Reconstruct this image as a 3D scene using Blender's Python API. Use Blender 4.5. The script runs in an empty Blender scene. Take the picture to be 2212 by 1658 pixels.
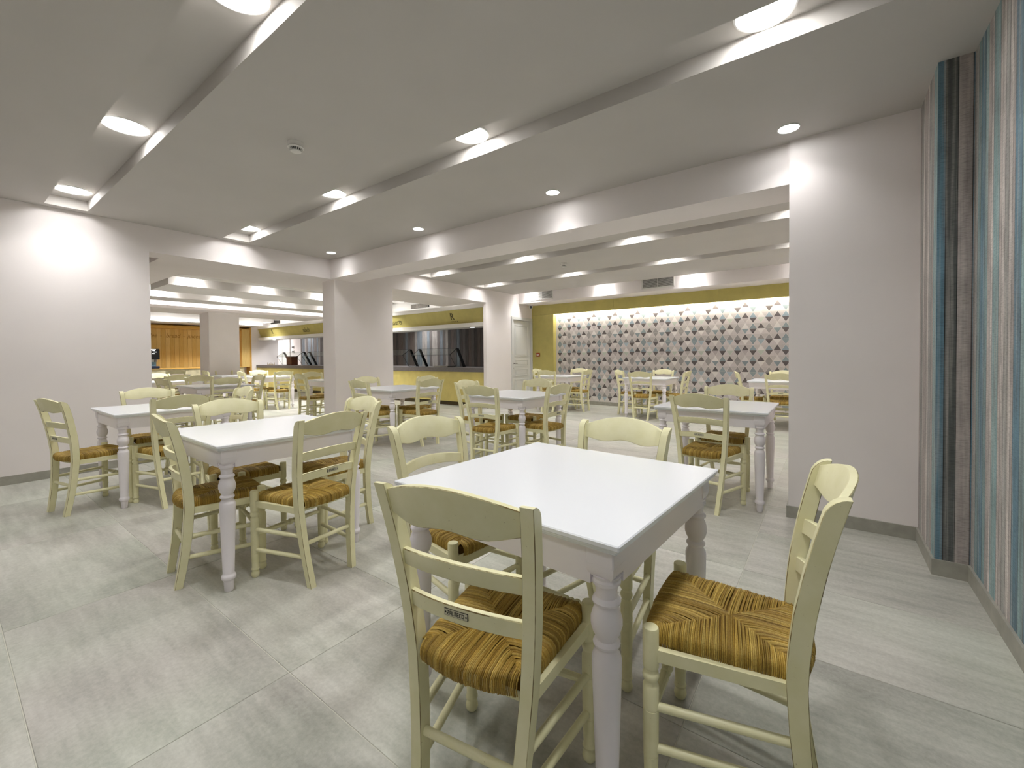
import bpy, bmesh, math, random
from mathutils import Vector, Matrix

random.seed(7)
SC = bpy.context.scene
COL = SC.collection
PI = math.pi

# ------------------------------------------------------------------ camera, world, exposure
def setup_camera():
    yaw, pitch, roll = math.radians(36.46333), math.radians(0.95357), math.radians(0.43757)
    f, py = 923.786, 784.926
    c, s, cp, sp = math.cos(yaw), math.sin(yaw), math.cos(pitch), math.sin(pitch)
    fwd = Vector((-s * cp, c * cp, -sp))
    right = Vector((c, s, 0))
    down = fwd.cross(right)
    r2 = right * math.cos(roll) + down * math.sin(roll)
    d2 = -right * math.sin(roll) + down * math.cos(roll)
    cam = bpy.data.cameras.new('camera')
    cam.sensor_width = 36.0
    cam.sensor_fit = 'HORIZONTAL'
    cam.lens = f * 36.0 / 2212.0
    cam.shift_y = -(829.0 - py) / 2212.0
    cam.clip_start = 0.02
    ob = bpy.data.objects.new('camera', cam)
    COL.objects.link(ob)
    m = Matrix.Identity(4)
    for i in range(3):
        m[i][0], m[i][1], m[i][2] = r2[i], -d2[i], -fwd[i]
    m[2][3] = 1.2
    ob.matrix_world = m
    SC.camera = ob

setup_camera()
W = bpy.data.worlds.new('World')
SC.world = W
W.use_nodes = True
W.node_tree.nodes['Background'].inputs[0].default_value = (0.5, 0.5, 0.5, 1)
W.node_tree.nodes['Background'].inputs[1].default_value = 0.0
SC.view_settings.view_transform = 'Standard'
SC.view_settings.look = 'None'
SC.view_settings.gamma = 1.0
SC.view_settings.use_curve_mapping = False
SC.view_settings.exposure = 1.46
SC.cycles.max_bounces = 10
SC.cycles.diffuse_bounces = 7
SC.cycles.sample_clamp_indirect = 6.0

LAMP = 15.0           # glow of the lamp diffusers themselves
LAMP_W = 1.95         # watts sent down by each wide channel lamp
SPOT_W = 0.62        # watts sent down by each small ceiling spot
STRIP = 5.0          # radiance of the cove light strips
BEAM = math.radians(112)
LAMP_COLOUR = (1.0, 0.992, 0.972)

# ------------------------------------------------------------------ colours and materials
def lin(r, g, b):
    def f(c):
        c /= 255.0
        return c / 12.92 if c <= 0.04045 else ((c + 0.055) / 1.055) ** 2.4
    return (f(r), f(g), f(b), 1.0)

class NT:
    """small node-tree helper"""
    def __init__(self, name):
        self.m = bpy.data.materials.new(name)
        self.m.use_nodes = True
        self.t = self.m.node_tree
        self.b = self.t.nodes['Principled BSDF']
    def n(self, kind, **kw):
        nd = self.t.nodes.new(kind)
        for k, v in kw.items():
            setattr(nd, k, v)
        return nd
    def l(self, a, b):
        self.t.links.new(a, b)
    def val(self, sock, v):
        sock.default_value = v
    def noise(self, vec, scale, detail=3.0, rough=0.55):
        nd = self.n('ShaderNodeTexNoise')
        nd.inputs['Scale'].default_value = scale
        nd.inputs['Detail'].default_value = detail
        nd.inputs['Roughness'].default_value = rough
        if vec is not None:
            self.l(vec, nd.inputs['Vector'])
        return nd.outputs['Fac']
    def mapping(self, vec, scale=(1, 1, 1), loc=(0, 0, 0)):
        nd = self.n('ShaderNodeMapping')
        nd.inputs['Scale'].default_value = scale
        nd.inputs['Location'].default_value = loc
        self.l(vec, nd.inputs['Vector'])
        return nd.outputs[0]
    def ramp(self, fac, stops):
        nd = self.n('ShaderNodeValToRGB')
        e = nd.color_ramp.elements
        while len(e) < len(stops):
            e.new(0.5)
        for i, (p, c) in enumerate(stops):
            e[i].position = p
            e[i].color = c
        self.l(fac, nd.inputs[0])
        return nd.outputs[0]
    def mix(self, fac, a, b, mode='MIX'):
        nd = self.n('ShaderNodeMix', data_type='RGBA', blend_type=mode)
        if isinstance(fac, (int, float)):
            nd.inputs[0].default_value = fac
        else:
            self.l(fac, nd.inputs[0])
        for i, x in ((6, a), (7, b)):
            if isinstance(x, tuple):
                nd.inputs[i].default_value = x
            else:
                self.l(x, nd.inputs[i])
        return nd.outputs[2]
    def math(self, op, a, b=0.0):
        nd = self.n('ShaderNodeMath', operation=op)
        for i, x in ((0, a), (1, b)):
            if isinstance(x, (int, float)):
                nd.inputs[i].default_value = x
            else:
                self.l(x, nd.inputs[i])
        return nd.outputs[0]
    def bump(self, h, strength, dist=0.002):
        nd = self.n('ShaderNodeBump')
        nd.inputs['Strength'].default_value = strength
        nd.inputs['Distance'].default_value = dist
        self.l(h, nd.inputs['Height'])
        self.l(nd.outputs[0], self.b.inputs['Normal'])
    def pos(self):
        return self.n('ShaderNodeNewGeometry').outputs['Position']
    def obj(self):
        return self.n('ShaderNodeTexCoord').outputs['Object']
    def rnd(self):
        return self.n('ShaderNodeObjectInfo').outputs['Random']
    def attr(self, name):
        return self.n('ShaderNodeAttribute', attribute_name=name).outputs['Color']
    def col(self, c):
        if isinstance(c, tuple):
            self.b.inputs['Base Color'].default_value = c
        else:
            self.l(c, self.b.inputs['Base Color'])
    def set(self, rough=0.5, spec=0.5, metal=0.0, coat=0.0):
        self.b.inputs['Roughness'].default_value = rough
        self.b.inputs['Specular IOR Level'].default_value = spec
        self.b.inputs['Metallic'].default_value = metal
        self.b.inputs['Coat Weight'].default_value = coat
        return self.m

def plain(name, rgb, rough=0.5, spec=0.5, metal=0.0, var=0.0, scale=8.0):
    t = NT(name)
    c = lin(*rgb)
    if var > 0:
        f = t.noise(t.pos(), scale)
        d = tuple(x * (1 - var) for x in c[:3]) + (1,)
        u = tuple(min(1, x * (1 + var)) for x in c[:3]) + (1,)
        t.col(t.ramp(f, [(0.3, d), (0.7, u)]))
    else:
        t.col(c)
    return t.set(rough, spec, metal)

def emit(name, strength, colour=LAMP_COLOUR):
    t = NT(name)
    t.col((0.8, 0.8, 0.8, 1))
    t.b.inputs['Emission Color'].default_value = colour + (1.0,)
    t.b.inputs['Emission Strength'].default_value = strength
    return t.set(0.5, 0.2)

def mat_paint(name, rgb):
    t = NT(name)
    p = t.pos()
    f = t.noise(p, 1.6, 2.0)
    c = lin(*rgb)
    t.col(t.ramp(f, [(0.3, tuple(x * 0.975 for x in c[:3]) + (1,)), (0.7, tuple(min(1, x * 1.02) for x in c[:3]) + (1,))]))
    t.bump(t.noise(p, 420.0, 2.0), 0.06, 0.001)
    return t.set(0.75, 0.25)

def mat_tile():
    t = NT('stone_tile')
    p = t.pos()
    r = t.rnd()
    comb = t.n('ShaderNodeCombineXYZ')
    t.l(t.math('MULTIPLY', r, 37.0), comb.inputs[0])
    t.l(t.math('MULTIPLY', r, 91.0), comb.inputs[2])
    add = t.n('ShaderNodeVectorMath', operation='ADD')
    t.l(p, add.inputs[0]); t.l(comb.outputs[0], add.inputs[1])
    v = add.outputs[0]
    big = t.noise(t.mapping(v, (0.9, 2.6, 1)), 1.5, 4.0, 0.6)
    streak = t.noise(t.mapping(v, (1.2, 9.0, 1)), 2.4, 6.0, 0.62)
    fine = t.noise(v, 60.0, 5.0, 0.7)
    hue = t.noise(v, 0.9, 2.0)
    a = t.ramp(big, [(0.28, lin(140, 141, 134)), (0.5, lin(178, 179, 171)), (0.72, lin(208, 207, 201))])
    b = t.ramp(streak, [(0.3, lin(156, 155, 147)), (0.7, lin(212, 211, 203))])
    c = t.mix(0.42, a, b)
    c = t.mix(0.5, c, t.ramp(hue, [(0.35, lin(166, 178, 158)), (0.65, lin(186, 170, 173))]), 'SOFT_LIGHT')
    c = t.mix(0.16, c, t.ramp(fine, [(0.35, lin(110, 108, 104)), (0.65, lin(215, 213, 208))]))
    hv = t.n('ShaderNodeHueSaturation')
    t.l(c, hv.inputs['Color'])
    t.l(t.math('ADD', t.math('MULTIPLY', r, 0.09), 0.955), hv.inputs['Value'])
    t.col(hv.outputs[0])
    t.bump(fine, 0.05, 0.001)
    return t.set(0.42, 0.45)

def mat_cream(name='cream_paint'):
    t = NT(name)
    o = t.obj()
    f = t.noise(o, 14.0, 3.0)
    c = t.ramp(f, [(0.3, lin(228, 224, 180)), (0.7, lin(236, 232, 195))])
    spk = t.noise(o, 160.0, 2.0)
    c = t.mix(t.ramp(spk, [(0.72, (0, 0, 0, 1)), (0.78, (0.5, 0.5, 0.5, 1))]), c, lin(150, 128, 84))
    t.col(c)
    return t.set(0.42, 0.4)

def mat_worn():
    t = NT('worn_edge')
    o = t.obj()
    f = t.noise(t.mapping(o, (1, 1, 0.35)), 16.0, 4.0, 0.65)
    t.col(t.ramp(f, [(0.40, lin(226, 219, 172)), (0.56, lin(124, 106, 62))]))
    return t.set(0.55, 0.3)

def mat_rush():
    t = NT('rush')
    c = t.attr('Col')
    o = t.obj()
    f = t.noise(o, 240.0, 4.0, 0.7)
    c = t.mix(0.75, c, t.ramp(f, [(0.3, lin(150, 134, 96)), (0.5, lin(236, 226, 190)), (0.72, lin(255, 252, 240))]), 'MULTIPLY')
    g = t.n('ShaderNodeGamma')
    t.l(c, g.inputs[0]); g.inputs[1].default_value = 0.86
    t.col(g.outputs[0])
    t.bump(f, 0.35, 0.002)
    return t.set(0.5, 0.35)

def mat_print(name, stretch, amount, rough=0.6):
    """flat printed paper: colour attribute times a printed wood grain"""
    t = NT(name)
    c = t.attr('Col')
    p = t.pos()
    g = t.noise(t.mapping(p, stretch), 30.0, 5.0, 0.65)
    h = t.noise(t.mapping(p, (55, 55, 150)), 1.0, 3.0, 0.6)
    k = t.mix(amount, c, t.ramp(g, [(0.25, (0.45, 0.45, 0.45, 1)), (0.7, (1.0, 1.0, 1.0, 1))]), 'MULTIPLY')
    k = t.mix(amount * 0.55, k, t.ramp(h, [(0.35, (0.36, 0.36, 0.36, 1)), (0.65, (0.72, 0.72, 0.72, 1))]), 'OVERLAY')
    t.col(k)
    return t.set(rough, 0.3)

def mat_board(name, dark, light, stretch=(30, 30, 1.2)):
    t = NT(name)
    r = t.rnd()
    comb = t.n('ShaderNodeCombineXYZ')
    t.l(t.math('MULTIPLY', r, 53.0), comb.inputs[2])
    add = t.n('ShaderNodeVectorMath', operation='ADD')
    t.l(t.pos(), add.inputs[0]); t.l(comb.outputs[0], add.inputs[1])
    f = t.noise(t.mapping(add.outputs[0], stretch), 3.0, 5.0, 0.65)
    t.col(t.ramp(f, [(0.3, lin(*dark)), (0.7, lin(*light))]))
    return t.set(0.5, 0.35)

def mat_glass():
    t = NT('clear_glass')
    t.col((0.93, 0.97, 0.96, 1))
    t.b.inputs['Transmission Weight'].default_value = 1.0
    t.b.inputs['IOR'].default_value = 1.12
    return t.set(0.02, 0.5)

M = dict(
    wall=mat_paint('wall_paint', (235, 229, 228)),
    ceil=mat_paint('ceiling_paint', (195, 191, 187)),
    tile=mat_tile(),
    grout=plain('grout', (206, 204, 192), 0.8, 0.2),
    base=plain('baseboard_stone', (158, 156, 146), 0.5, 0.4, var=0.12, scale=14),
    cream=mat_cream(), worn=mat_worn(), rush=mat_rush(),
    rush_dark=plain('rush_core', (96, 70, 26), 0.8, 0.2),
    white=plain('white_lacquer', (234, 237, 243), 0.24, 0.5),
    white_leg=plain('white_satin', (234, 229, 234), 0.38, 0.45),
    trim=plain('lamp_trim', (236, 236, 234), 0.45, 0.4),
    plastic=plain('white_plastic', (226, 224, 220), 0.45, 0.4),
    black=plain('black_plastic', (16, 16, 18), 0.3, 0.5),
    dark=plain('dark_slot', (34, 36, 34), 0.7, 0.2),
    lamp=emit('lamp_glow', LAMP), spot=emit('spot_glow', 16.0), led=emit('strip_glow', STRIP),
    led_wall=emit('wall_strip_glow', 32.0), dot=emit('indicator_glow', 3.0, (1, 1, 1)),
    yellow=plain('olive_yellow_panel', (188, 177, 106), 0.45, 0.35, var=0.07, scale=5),
    yellow_counter=plain('yellow_counter_front', (210, 194, 118), 0.45, 0.35, var=0.07, scale=5),
    kick=plain('brown_kick', (88, 76, 52), 0.6, 0.3),
    granite=plain('grey_granite', (104, 99, 98), 0.4, 0.4, var=0.35, scale=120),
    pattern=mat_print('triangle_paper', (8, 8, 0.6), 0.22),
    steel=plain('black_steel', (30, 32, 34), 0.35, 0.5, 0.5),
    glass=mat_glass(),
    chrome=plain('brushed_metal', (150, 146, 140), 0.3, 0.5, 0.9),
    red=plain('red_plastic', (150, 52, 24), 0.4, 0.4),
    ink=plain('dark_ink', (92, 86, 56), 0.6, 0.2),
    ink_wood=plain('brown_ink', (166, 128, 66), 0.6, 0.2),
    ink_black=plain('black_ink', (22, 22, 20), 0.5, 0.3),
    plate=plain('plate_ground', (206, 202, 176), 0.4, 0.4),
    door=plain('door_paint', (214, 214, 212), 0.4, 0.4),
    wood_side=plain('light_oak', (214, 168, 88), 0.5, 0.3, var=0.08),
    tile_beige=plain('beige_stone', (190, 182, 152), 0.6, 0.3, var=0.2, scale=9),
    box=plain('brown_wood_box', (98, 56, 34), 0.5, 0.3, var=0.2, scale=20),
    brass=plain('dull_brass', (176, 150, 70), 0.35, 0.5, 0.8),
    blue=plain('dark_blue_plastic', (32, 40, 60), 0.4, 0.4),
    tank=plain('blue_grey_plastic', (120, 150, 165), 0.2, 0.5),
)
OAK = [mat_board('oak_board', (208, 172, 100), (226, 196, 128)), mat_board('oak_board_light', (214, 180, 110), (232, 204, 140)), mat_board('oak_board_deep', (198, 160, 86), (218, 184, 112))]
GREY = [mat_board('grey_board', (66, 62, 62), (118, 112, 110)), mat_board('grey_board_dark', (48, 45, 46), (92, 86, 84)),
        mat_board('grey_board_blue', (78, 84, 92), (134, 142, 150)), mat_board('grey_board_pale', (104, 100, 98), (168, 162, 158)),
        mat_board('grey_board_brown', (72, 64, 60), (120, 108, 102))]

def mat_plank_paper():
    """printed paper of weathered painted planks: colour attribute, long streaks, saw marks"""
    t = NT('plank_paper')
    c = t.attr('Col')
    sep = t.n('ShaderNodeSeparateXYZ'); t.l(t.pos(), sep.inputs[0])
    comb = t.n('ShaderNodeCombineXYZ'); t.l(t.math('ADD', sep.outputs[0], sep.outputs[1]), comb.inputs[0]); t.l(sep.outputs[2], comb.inputs[2])
    v = comb.outputs[0]
    streak = t.noise(t.mapping(v, (52, 1, 0.55)), 1.0, 5.0, 0.62)
    wide = t.noise(t.mapping(v, (19, 1, 0.9)), 1.0, 4.0, 0.6)
    saw = t.noise(t.mapping(v, (26, 1, 210)), 1.0, 4.0, 0.65)
    blot = t.noise(t.mapping(v, (14, 1, 5)), 1.0, 4.0, 0.6)
    k = t.mix(t.ramp(streak, [(0.50, (0, 0, 0, 1)), (0.62, (0.6, 0.6, 0.6, 1))]), c, lin(198, 190, 184))
    k = t.mix(t.ramp(wide, [(0.44, (0.35, 0.35, 0.35, 1)), (0.54, (0, 0, 0, 1))]), k, lin(124, 120, 118))
    k = t.mix(0.5, k, t.ramp(streak, [(0.3, (0.5, 0.45, 0.45, 1)), (0.55, (1, 1, 1, 1))]), 'MULTIPLY')
    k = t.mix(0.5, k, t.ramp(saw, [(0.32, (0.35, 0.35, 0.35, 1)), (0.55, (1, 1, 1, 1))]), 'MULTIPLY')
    k = t.mix(0.5, k, t.ramp(blot, [(0.3, (0.4, 0.4, 0.4, 1)), (0.6, (1, 1, 1, 1))]), 'MULTIPLY')
    t.col(k)
    return t.set(0.6, 0.3)
M['stripes'] = mat_plank_paper()

# ------------------------------------------------------------------ mesh builder
class MB:
    def __init__(self):
        self.v, self.f, self.mi, self.c = [], [], [], []
    def add(self, verts, faces, mi=0, col=None):
        o = len(self.v)
        self.v += [tuple(p) for p in verts]
        for i, fc in enumerate(faces):
            self.f.append([o + k for k in fc])
            self.mi.append(mi[i] if isinstance(mi, list) else mi)
            self.c.append(col)
    def box(self, x0, x1, y0, y1, z0, z1, mi=0, col=None):
        p = [(x, y, z) for z in (z0, z1) for y in (y0, y1) for x in (x0, x1)]
        self.add(p, [(0, 2, 3, 1), (4, 5, 7, 6), (0, 1, 5, 4), (2, 6, 7, 3), (0, 4, 6, 2), (1, 3, 7, 5)], mi, col)
    def rbox(self, x0, x1, y0, y1, z0, z1, c=0.003, mi=0):
        """box with chamfered edges"""
        bm = bmesh.new()
        for x, dx in ((x0, c), (x1, -c)):
            for y, dy in ((y0, c), (y1, -c)):
                for z, dz in ((z0, c), (z1, -c)):
                    bm.verts.new((x, y + dy, z + dz)); bm.verts.new((x + dx, y, z + dz)); bm.verts.new((x + dx, y + dy, z))
        bmesh.ops.convex_hull(bm, input=bm.verts[:])
        bmesh.ops.dissolve_limit(bm, angle_limit=0.01, verts=bm.verts[:], edges=bm.edges[:])
        bm.verts.index_update()
        self.add([v.co[:] for v in bm.verts], [[v.index for v in f.verts] for f in bm.faces], mi)
        bm.free()
    def loft(self, secs, mi=0, worn=None, cap=True, col=None):
        k = len(secs[0]); fs = []; ms = []
        for i in range(len(secs) - 1):
            for j in range(k):
                j2 = (j + 1) % k
                fs.append((i * k + j, i * k + j2, (i + 1) * k + j2, (i + 1) * k + j))
                ms.append(1 if worn and j in worn else mi)
        if cap:
            fs.append(tuple(reversed(range(k)))); ms.append(mi)
            fs.append(tuple((len(secs) - 1) * k + j for j in range(k))); ms.append(mi)
        self.add([p for s in secs for p in s], fs, ms, col)
    def lathe(self, prof, p=(0, 0, 0), d=(0, 0, 1), n=14, mi=0):
        """prof = [(distance along d, radius)]"""
        d = Vector(d).normalized(); a = d.orthogonal().normalized(); b = d.cross(a); p = Vector(p)
        secs = [[p + d * h + (a * math.cos(2 * PI * i / n) + b * math.sin(2 * PI * i / n)) * r for i in range(n)] for h, r in prof]
        self.loft(secs, mi)
    def tube(self, p, q, r, n=10, r2=None, mi=0):
        d = Vector(q) - Vector(p)
        self.lathe([(0, r), (d.length, r if r2 is None else r2)], p, d, n, mi)
    def prism(self, pts, axis, a, b, mi=0):
        """polygon pts (2D) extruded along axis from a to b"""
        def P(u, v, w):
            return {'x': (w, u, v), 'y': (u, w, v), 'z': (u, v, w)}[axis]
        self.loft([[P(u, v, a) for u, v in pts], [P(u, v, b) for u, v in pts]], mi)
    def data(self, name, mats, smooth=35):
        me = bpy.data.meshes.new(name)
        me.from_pydata(self.v, [], self.f)
        for m in (mats if isinstance(mats, list) else [mats]):
            me.materials.append(m)
        me.polygons.foreach_set('material_index', self.mi)
        if any(c is not None for c in self.c):
            at = me.color_attributes.new('Col', 'FLOAT_COLOR', 'CORNER')
            buf = []
            for fc, c in zip(self.f, self.c):
                buf += list(c or (0.5, 0.5, 0.5, 1)) * len(fc)
            at.data.foreach_set('color', buf)
        bm = bmesh.new(); bm.from_mesh(me)
        bmesh.ops.recalc_face_normals(bm, faces=bm.faces[:])
        bm.to_mesh(me); bm.free()
        if smooth:
            me.polygons.foreach_set('use_smooth', [True] * len(me.polygons))
            me.set_sharp_from_angle(angle=math.radians(smooth))
        me.update()
        return me

def link(name, me, parent=None, loc=None, rot=None):
    o = bpy.data.objects.new(name, me)
    COL.objects.link(o)
    if parent is not None:
        o.parent = parent
    if loc is not None:
        o.location = loc
    if rot is not None:
        o.rotation_euler = rot
    return o
def obj(name, mb, mats, parent=None, smooth=35, loc=None, rot=None):
    return link(name, mb.data(name, mats, smooth), parent, loc, rot)
def tag(o, label, cat, group=None):
    o['label'] = label; o['category'] = cat
    if group:
        o['group'] = group
    return o
def struct(o):
    o['kind'] = 'structure'
    return o
def thing(name, label, cat, loc=(0, 0, 0), rotz=0.0, group=None):
    o = bpy.data.objects.new(name, None)
    COL.objects.link(o)
    o.empty_display_size = 0.1
    o.location = loc; o.rotation_euler = (0, 0, rotz)
    return tag(o, label, cat, group)
def dup(root, loc, rotz, label, group=None):
    r = root.copy(); COL.objects.link(r); r.location = loc; r.rotation_euler = (0, 0, rotz)
    r['label'] = label
    if group:
        r['group'] = group
    for ch in list(root.children):
        c = ch.copy(); COL.objects.link(c); c.parent = r
        for g in ch.children:
            d = g.copy(); COL.objects.link(d); d.parent = c
    return r
def boxes(name, lst, mats, parent=None, smooth=0):
    mb = MB()
    for b in lst:
        mb.box(*b)
    return obj(name, mb, mats, parent, smooth)

# ------------------------------------------------------------------ setting: floor with tiles
XL, XW, XT = -6.35, -6.70, -6.44                       # the two faces of the wall on the left
floor = struct(boxes('floor', [(-20.6, 1.2, -3.2, 9.9, -0.12, -0.0025)], M['grout']))
tm = MB(); TW, TD, GAP = 1.275, 0.628, 0.0015
tm.rbox(GAP, TW - GAP, GAP, TD - GAP, -0.012, 0.0, 0.0012)
tile_me = tm.data('tile', M['tile'], 0)
for i in range(-15, 1):
    for j in range(-4, 15):
        x, y = -0.375 + TW * i, 0.16 + TD * j
        if x + TW < XW and y + TD < 1.7:
            continue
        if x + TW < -18.3 and y < 7.3:
            continue
        if x < -6.5 and y > 8.8:
            continue
        link('tile', tile_me, floor, (x, y, 0))

# ------------------------------------------------------------------ setting: ceilings with light channels
ZC, ZT = 2.75, 2.85
def strips(x0, x1, ys, xend):
    """lowered ceiling panels between channels; ys = channel intervals inside [ys[0], ys[-1]]"""
    out = []
    for a, b in zip(ys[0::2], ys[1::2]):
        out.append((x0, x1, a, b, ZC, ZT))
    for a, b in zip(ys[1:-1:2], ys[2::2]):
        out.append((x0, xend, a, b, ZC, ZT))
    return out
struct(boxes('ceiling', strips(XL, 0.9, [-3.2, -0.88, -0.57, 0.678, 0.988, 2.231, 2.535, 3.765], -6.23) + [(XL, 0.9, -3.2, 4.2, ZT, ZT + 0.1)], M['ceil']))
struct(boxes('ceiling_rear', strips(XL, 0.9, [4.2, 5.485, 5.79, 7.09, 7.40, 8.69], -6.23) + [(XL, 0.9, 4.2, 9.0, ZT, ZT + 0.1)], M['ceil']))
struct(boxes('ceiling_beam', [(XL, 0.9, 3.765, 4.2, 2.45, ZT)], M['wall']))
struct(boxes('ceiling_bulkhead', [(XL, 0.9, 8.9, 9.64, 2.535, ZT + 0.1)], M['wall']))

# ------------------------------------------------------------------ setting: walls
ZH = 2.95
struct(boxes('wall_back', [(-6.8, 1.0, -3.3, -3.1, 0, ZH)], M['wall']))
wl = struct(boxes('wall_left', [
    (XW, XL, -3.1, 1.513, 0, ZH), (XW, XL, 1.513, 3.83, 2.45, ZH), (XW, XL, 3.83, 4.964, 0, ZH), (XW, XL, 4.964, 7.605, 2.45, ZH),
    (XT, XL, 7.605, 8.637, 0, ZH), (XT, XL, 8.637, 9.463, 2.127, ZH), (XT, XL, 9.463, 9.9, 0, ZH)], M['wall']))
struct(boxes('wall_pier', [(-0.232, 0.47, 3.735, 4.2, 0, ZC)], M['wall']))

def wallpaper():
    """plank printed paper on the right wall with its shallow pilaster"""
    def P(*c):
        return lin(*c)
    teal, blue, black, taupe, grey, cream = P(160, 192, 196), P(122, 160, 180), P(108, 112, 110), P(206, 196, 192), P(188, 187, 184), P(240, 233, 228)
    mb = MB()
    body = MB()
    body.prism([(0.611, -3.1), (0.611, 3.217), (0.473, 3.217), (0.473, 3.74), (0.473, 9.9), (0.95, 9.9), (0.95, -3.1)], 'z', 0, ZH)
    w = struct(obj('wall_right', body, M['wall'], None, 0))
    def strip(p, q, c):
        mb.add([(p[0], p[1], 0.0), (q[0], q[1], 0.0), (q[0], q[1], ZC), (p[0], p[1], ZC)], [(0, 1, 2, 3)], 0, c)
    def run(p, q, seq):
        p, q = Vector(p), Vector(q); L = (q - p).length; d = (q - p) / L; s = 0.0; k = 0
        line = P(40, 42, 44)
        while s < L - 1e-4:
            wd, c = seq[k % len(seq)]; k += 1
            e = min(s + wd, L)
            j = min(0.0035, (e - s) * 0.3)
            strip(p + d * s, p + d * (e - j), (lambda m: tuple(x * m for x in c[:3]) + (1,))(random.uniform(0.88, 1.12)))
            strip(p + d * (e - j), p + d * e, line)
            s = e
    run((0.468, 3.74), (0.468, 3.215), [(0.05, taupe), (0.07, grey), (0.04, cream), (0.09, taupe), (0.05, cream), (0.08, grey), (0.055, taupe), (0.09, teal)])
    run((0.468, 3.215), (0.607, 3.215), [(0.034, blue), (0.045, black), (0.055, taupe)])
    run((0.606, 3.215), (0.606, -3.1), [(0.02, taupe), (0.05, grey), (0.05, teal), (0.07, blue), (0.05, teal), (0.05, taupe), (0.03, cream), (0.09, teal), (0.035, taupe), (0.04, cream), (0.05, grey), (0.04, cream), (0.03, taupe), (0.08, blue), (0.06, teal), (0.05, blue), (0.05, black), (0.09, taupe), (0.06, cream), (0.08, teal), (0.05, grey)])
    obj('wallpaper', mb, M['stripes'], w, 0)
wallpaper()

# skirting of stone tile along the walls
BH, BT = 0.085, 0.012
def skirting(name, lst):
    struct(boxes(name, [b + (0.0, BH) for b in lst], M['base']))
skirting('baseboard_left', [(XL, XL + BT, -3.1, 1.513), (XL, XL + BT, 3.83, 4.964), (XL, XL + BT, 7.605, 8.568), (XW, XL, 3.83 - BT, 3.83)])
skirting('baseboard_pier', [(-0.232 - BT, 0.46, 3.735 - BT, 3.735), (-0.232 - BT, -0.232, 3.735, 4.2)])
skirting('baseboard_right', [(0.606 - BT, 0.606, -3.1, 3.215 - BT), (0.468 - BT, 0.606, 3.215 - BT, 3.215), (0.468 - BT, 0.468, 3.215, 3.735)])
skirting('baseboard_rear', [(-5.69, 0.46, 9.628, 9.64)])

# rear wall: olive panels framing the triangle paper, lit by a strip hidden behind the panels
YP = 9.64
wr = struct(boxes('wall_rear', [(XL, 0.9, YP + 0.001, YP + 0.25, 0, ZH)], M['wall']))
def rear_wall():
    e = 0.0015
    def panel(x0, x1, z0, z1):
        mb = MB(); mb.rbox(x0 + e, x1 - e, 9.50, 9.53, z0, z1, 0.001)
        obj('panel', mb, M['yellow'], wr, 0)
    panel(XL, -5.69, 0.0, 2.276)
    xs = [XL, -5.72, -4.05, -1.80, -0.10, 0.46]
    for a, b in zip(xs, xs[1:]):
        panel(a, b, 2.279, 2.535)
    mb = MB(); mb.box(-5.70, -5.69, 9.53, YP, 0.0, 2.276)
    obj('panel_return', mb, M['yellow'], wr, 0)
    mb = MB(); mb.box(-5.69, 0.46, 9.533, 9.55, 2.315, 2.325)
    obj('light_strip', mb, M['led_wall'], wr, 0)
    # paper
    bg = lin(226, 220, 218); dk = lin(108, 100, 101); gr = lin(165, 160, 160); bl = lin(152, 166, 178); pk = lin(192, 183, 184); li = lin(234, 229, 227); gb = lin(150, 162, 168); bl2 = lin(176, 191, 201); gn = lin(200, 207, 196)
    rows = {0: [(bl, dk), (dk, pk), (bl, dk), (li, gn)], 1: [(gr, gr), (li, gb), (gb, dk), (dk, li)], 2: [(gr, dk), (dk, li), (gb, gb), (gr, bl2)]}
    mb = MB()
    x0, x1, z0, z1 = -5.69, 0.46, 0.0, 2.40
    dx = 0.137
    k0 = int((x0 + 1.194) / dx) - 1
    pl = 0
    x = x0
    while x < x1:
        xe = min(x + dx, x1)
        c = tuple(v * (1.0 + 0.05 * math.sin(pl * 2.4)) for v in bg[:3]) + (1,)
        mb.add([(x, YP, z0), (xe, YP, z0), (xe, YP, z1), (x, YP, z1)], [(0, 1, 2, 3)], 0, c)
        x = xe; pl += 1
    hw, hh, y = 0.0645, 0.1025, YP - 0.0005
    for r in range(-6, 6):
        zc = 1.286 + 0.2155 * r
        for k in range(k0, 30):
            xc = -1.194 + dx * k
            if xc - hw < x0 or xc + hw > x1:
                continue
            up, dn = rows[(-r) % 3][(k + 2) % 4]
            j = lambda c: (lambda m: tuple(v * m for v in c[:3]) + (1,))(random.uniform(0.92, 1.08))
            if zc + hh < z1 and zc > z0:
                mb.add([(xc - hw, y, zc), (xc + hw, y, zc), (xc, y, zc + hh)], [(0, 1, 2)], 0, j(up))
            xm, zm = xc + dx / 2, zc + 0.2155 / 2
            if xm + hw < x1 and zm + hh < z1 and zm - hh > z0:
                mb.add([(xm - hw, y, zm + 0.001), (xm + hw, y, zm + 0.001), (xm, y, zm + hh)], [(0, 1, 2)], 0, j(lin(212, 204, 204)))
                mb.add([(xm - hw, y, zm - 0.001), (xm, y, zm - hh), (xm + hw, y, zm - 0.001)], [(0, 1, 2)], 0, j(lin(204, 197, 196)))
            if zc - hh > z0:
                mb.add([(xc - hw, y, zc - 0.002), (xc, y, zc - hh), (xc + hw, y, zc - 0.002)], [(0, 1, 2)], 0, j(dn))
    obj('wallpaper', mb, M['pattern'], wr, 0)
rear_wall()

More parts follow.
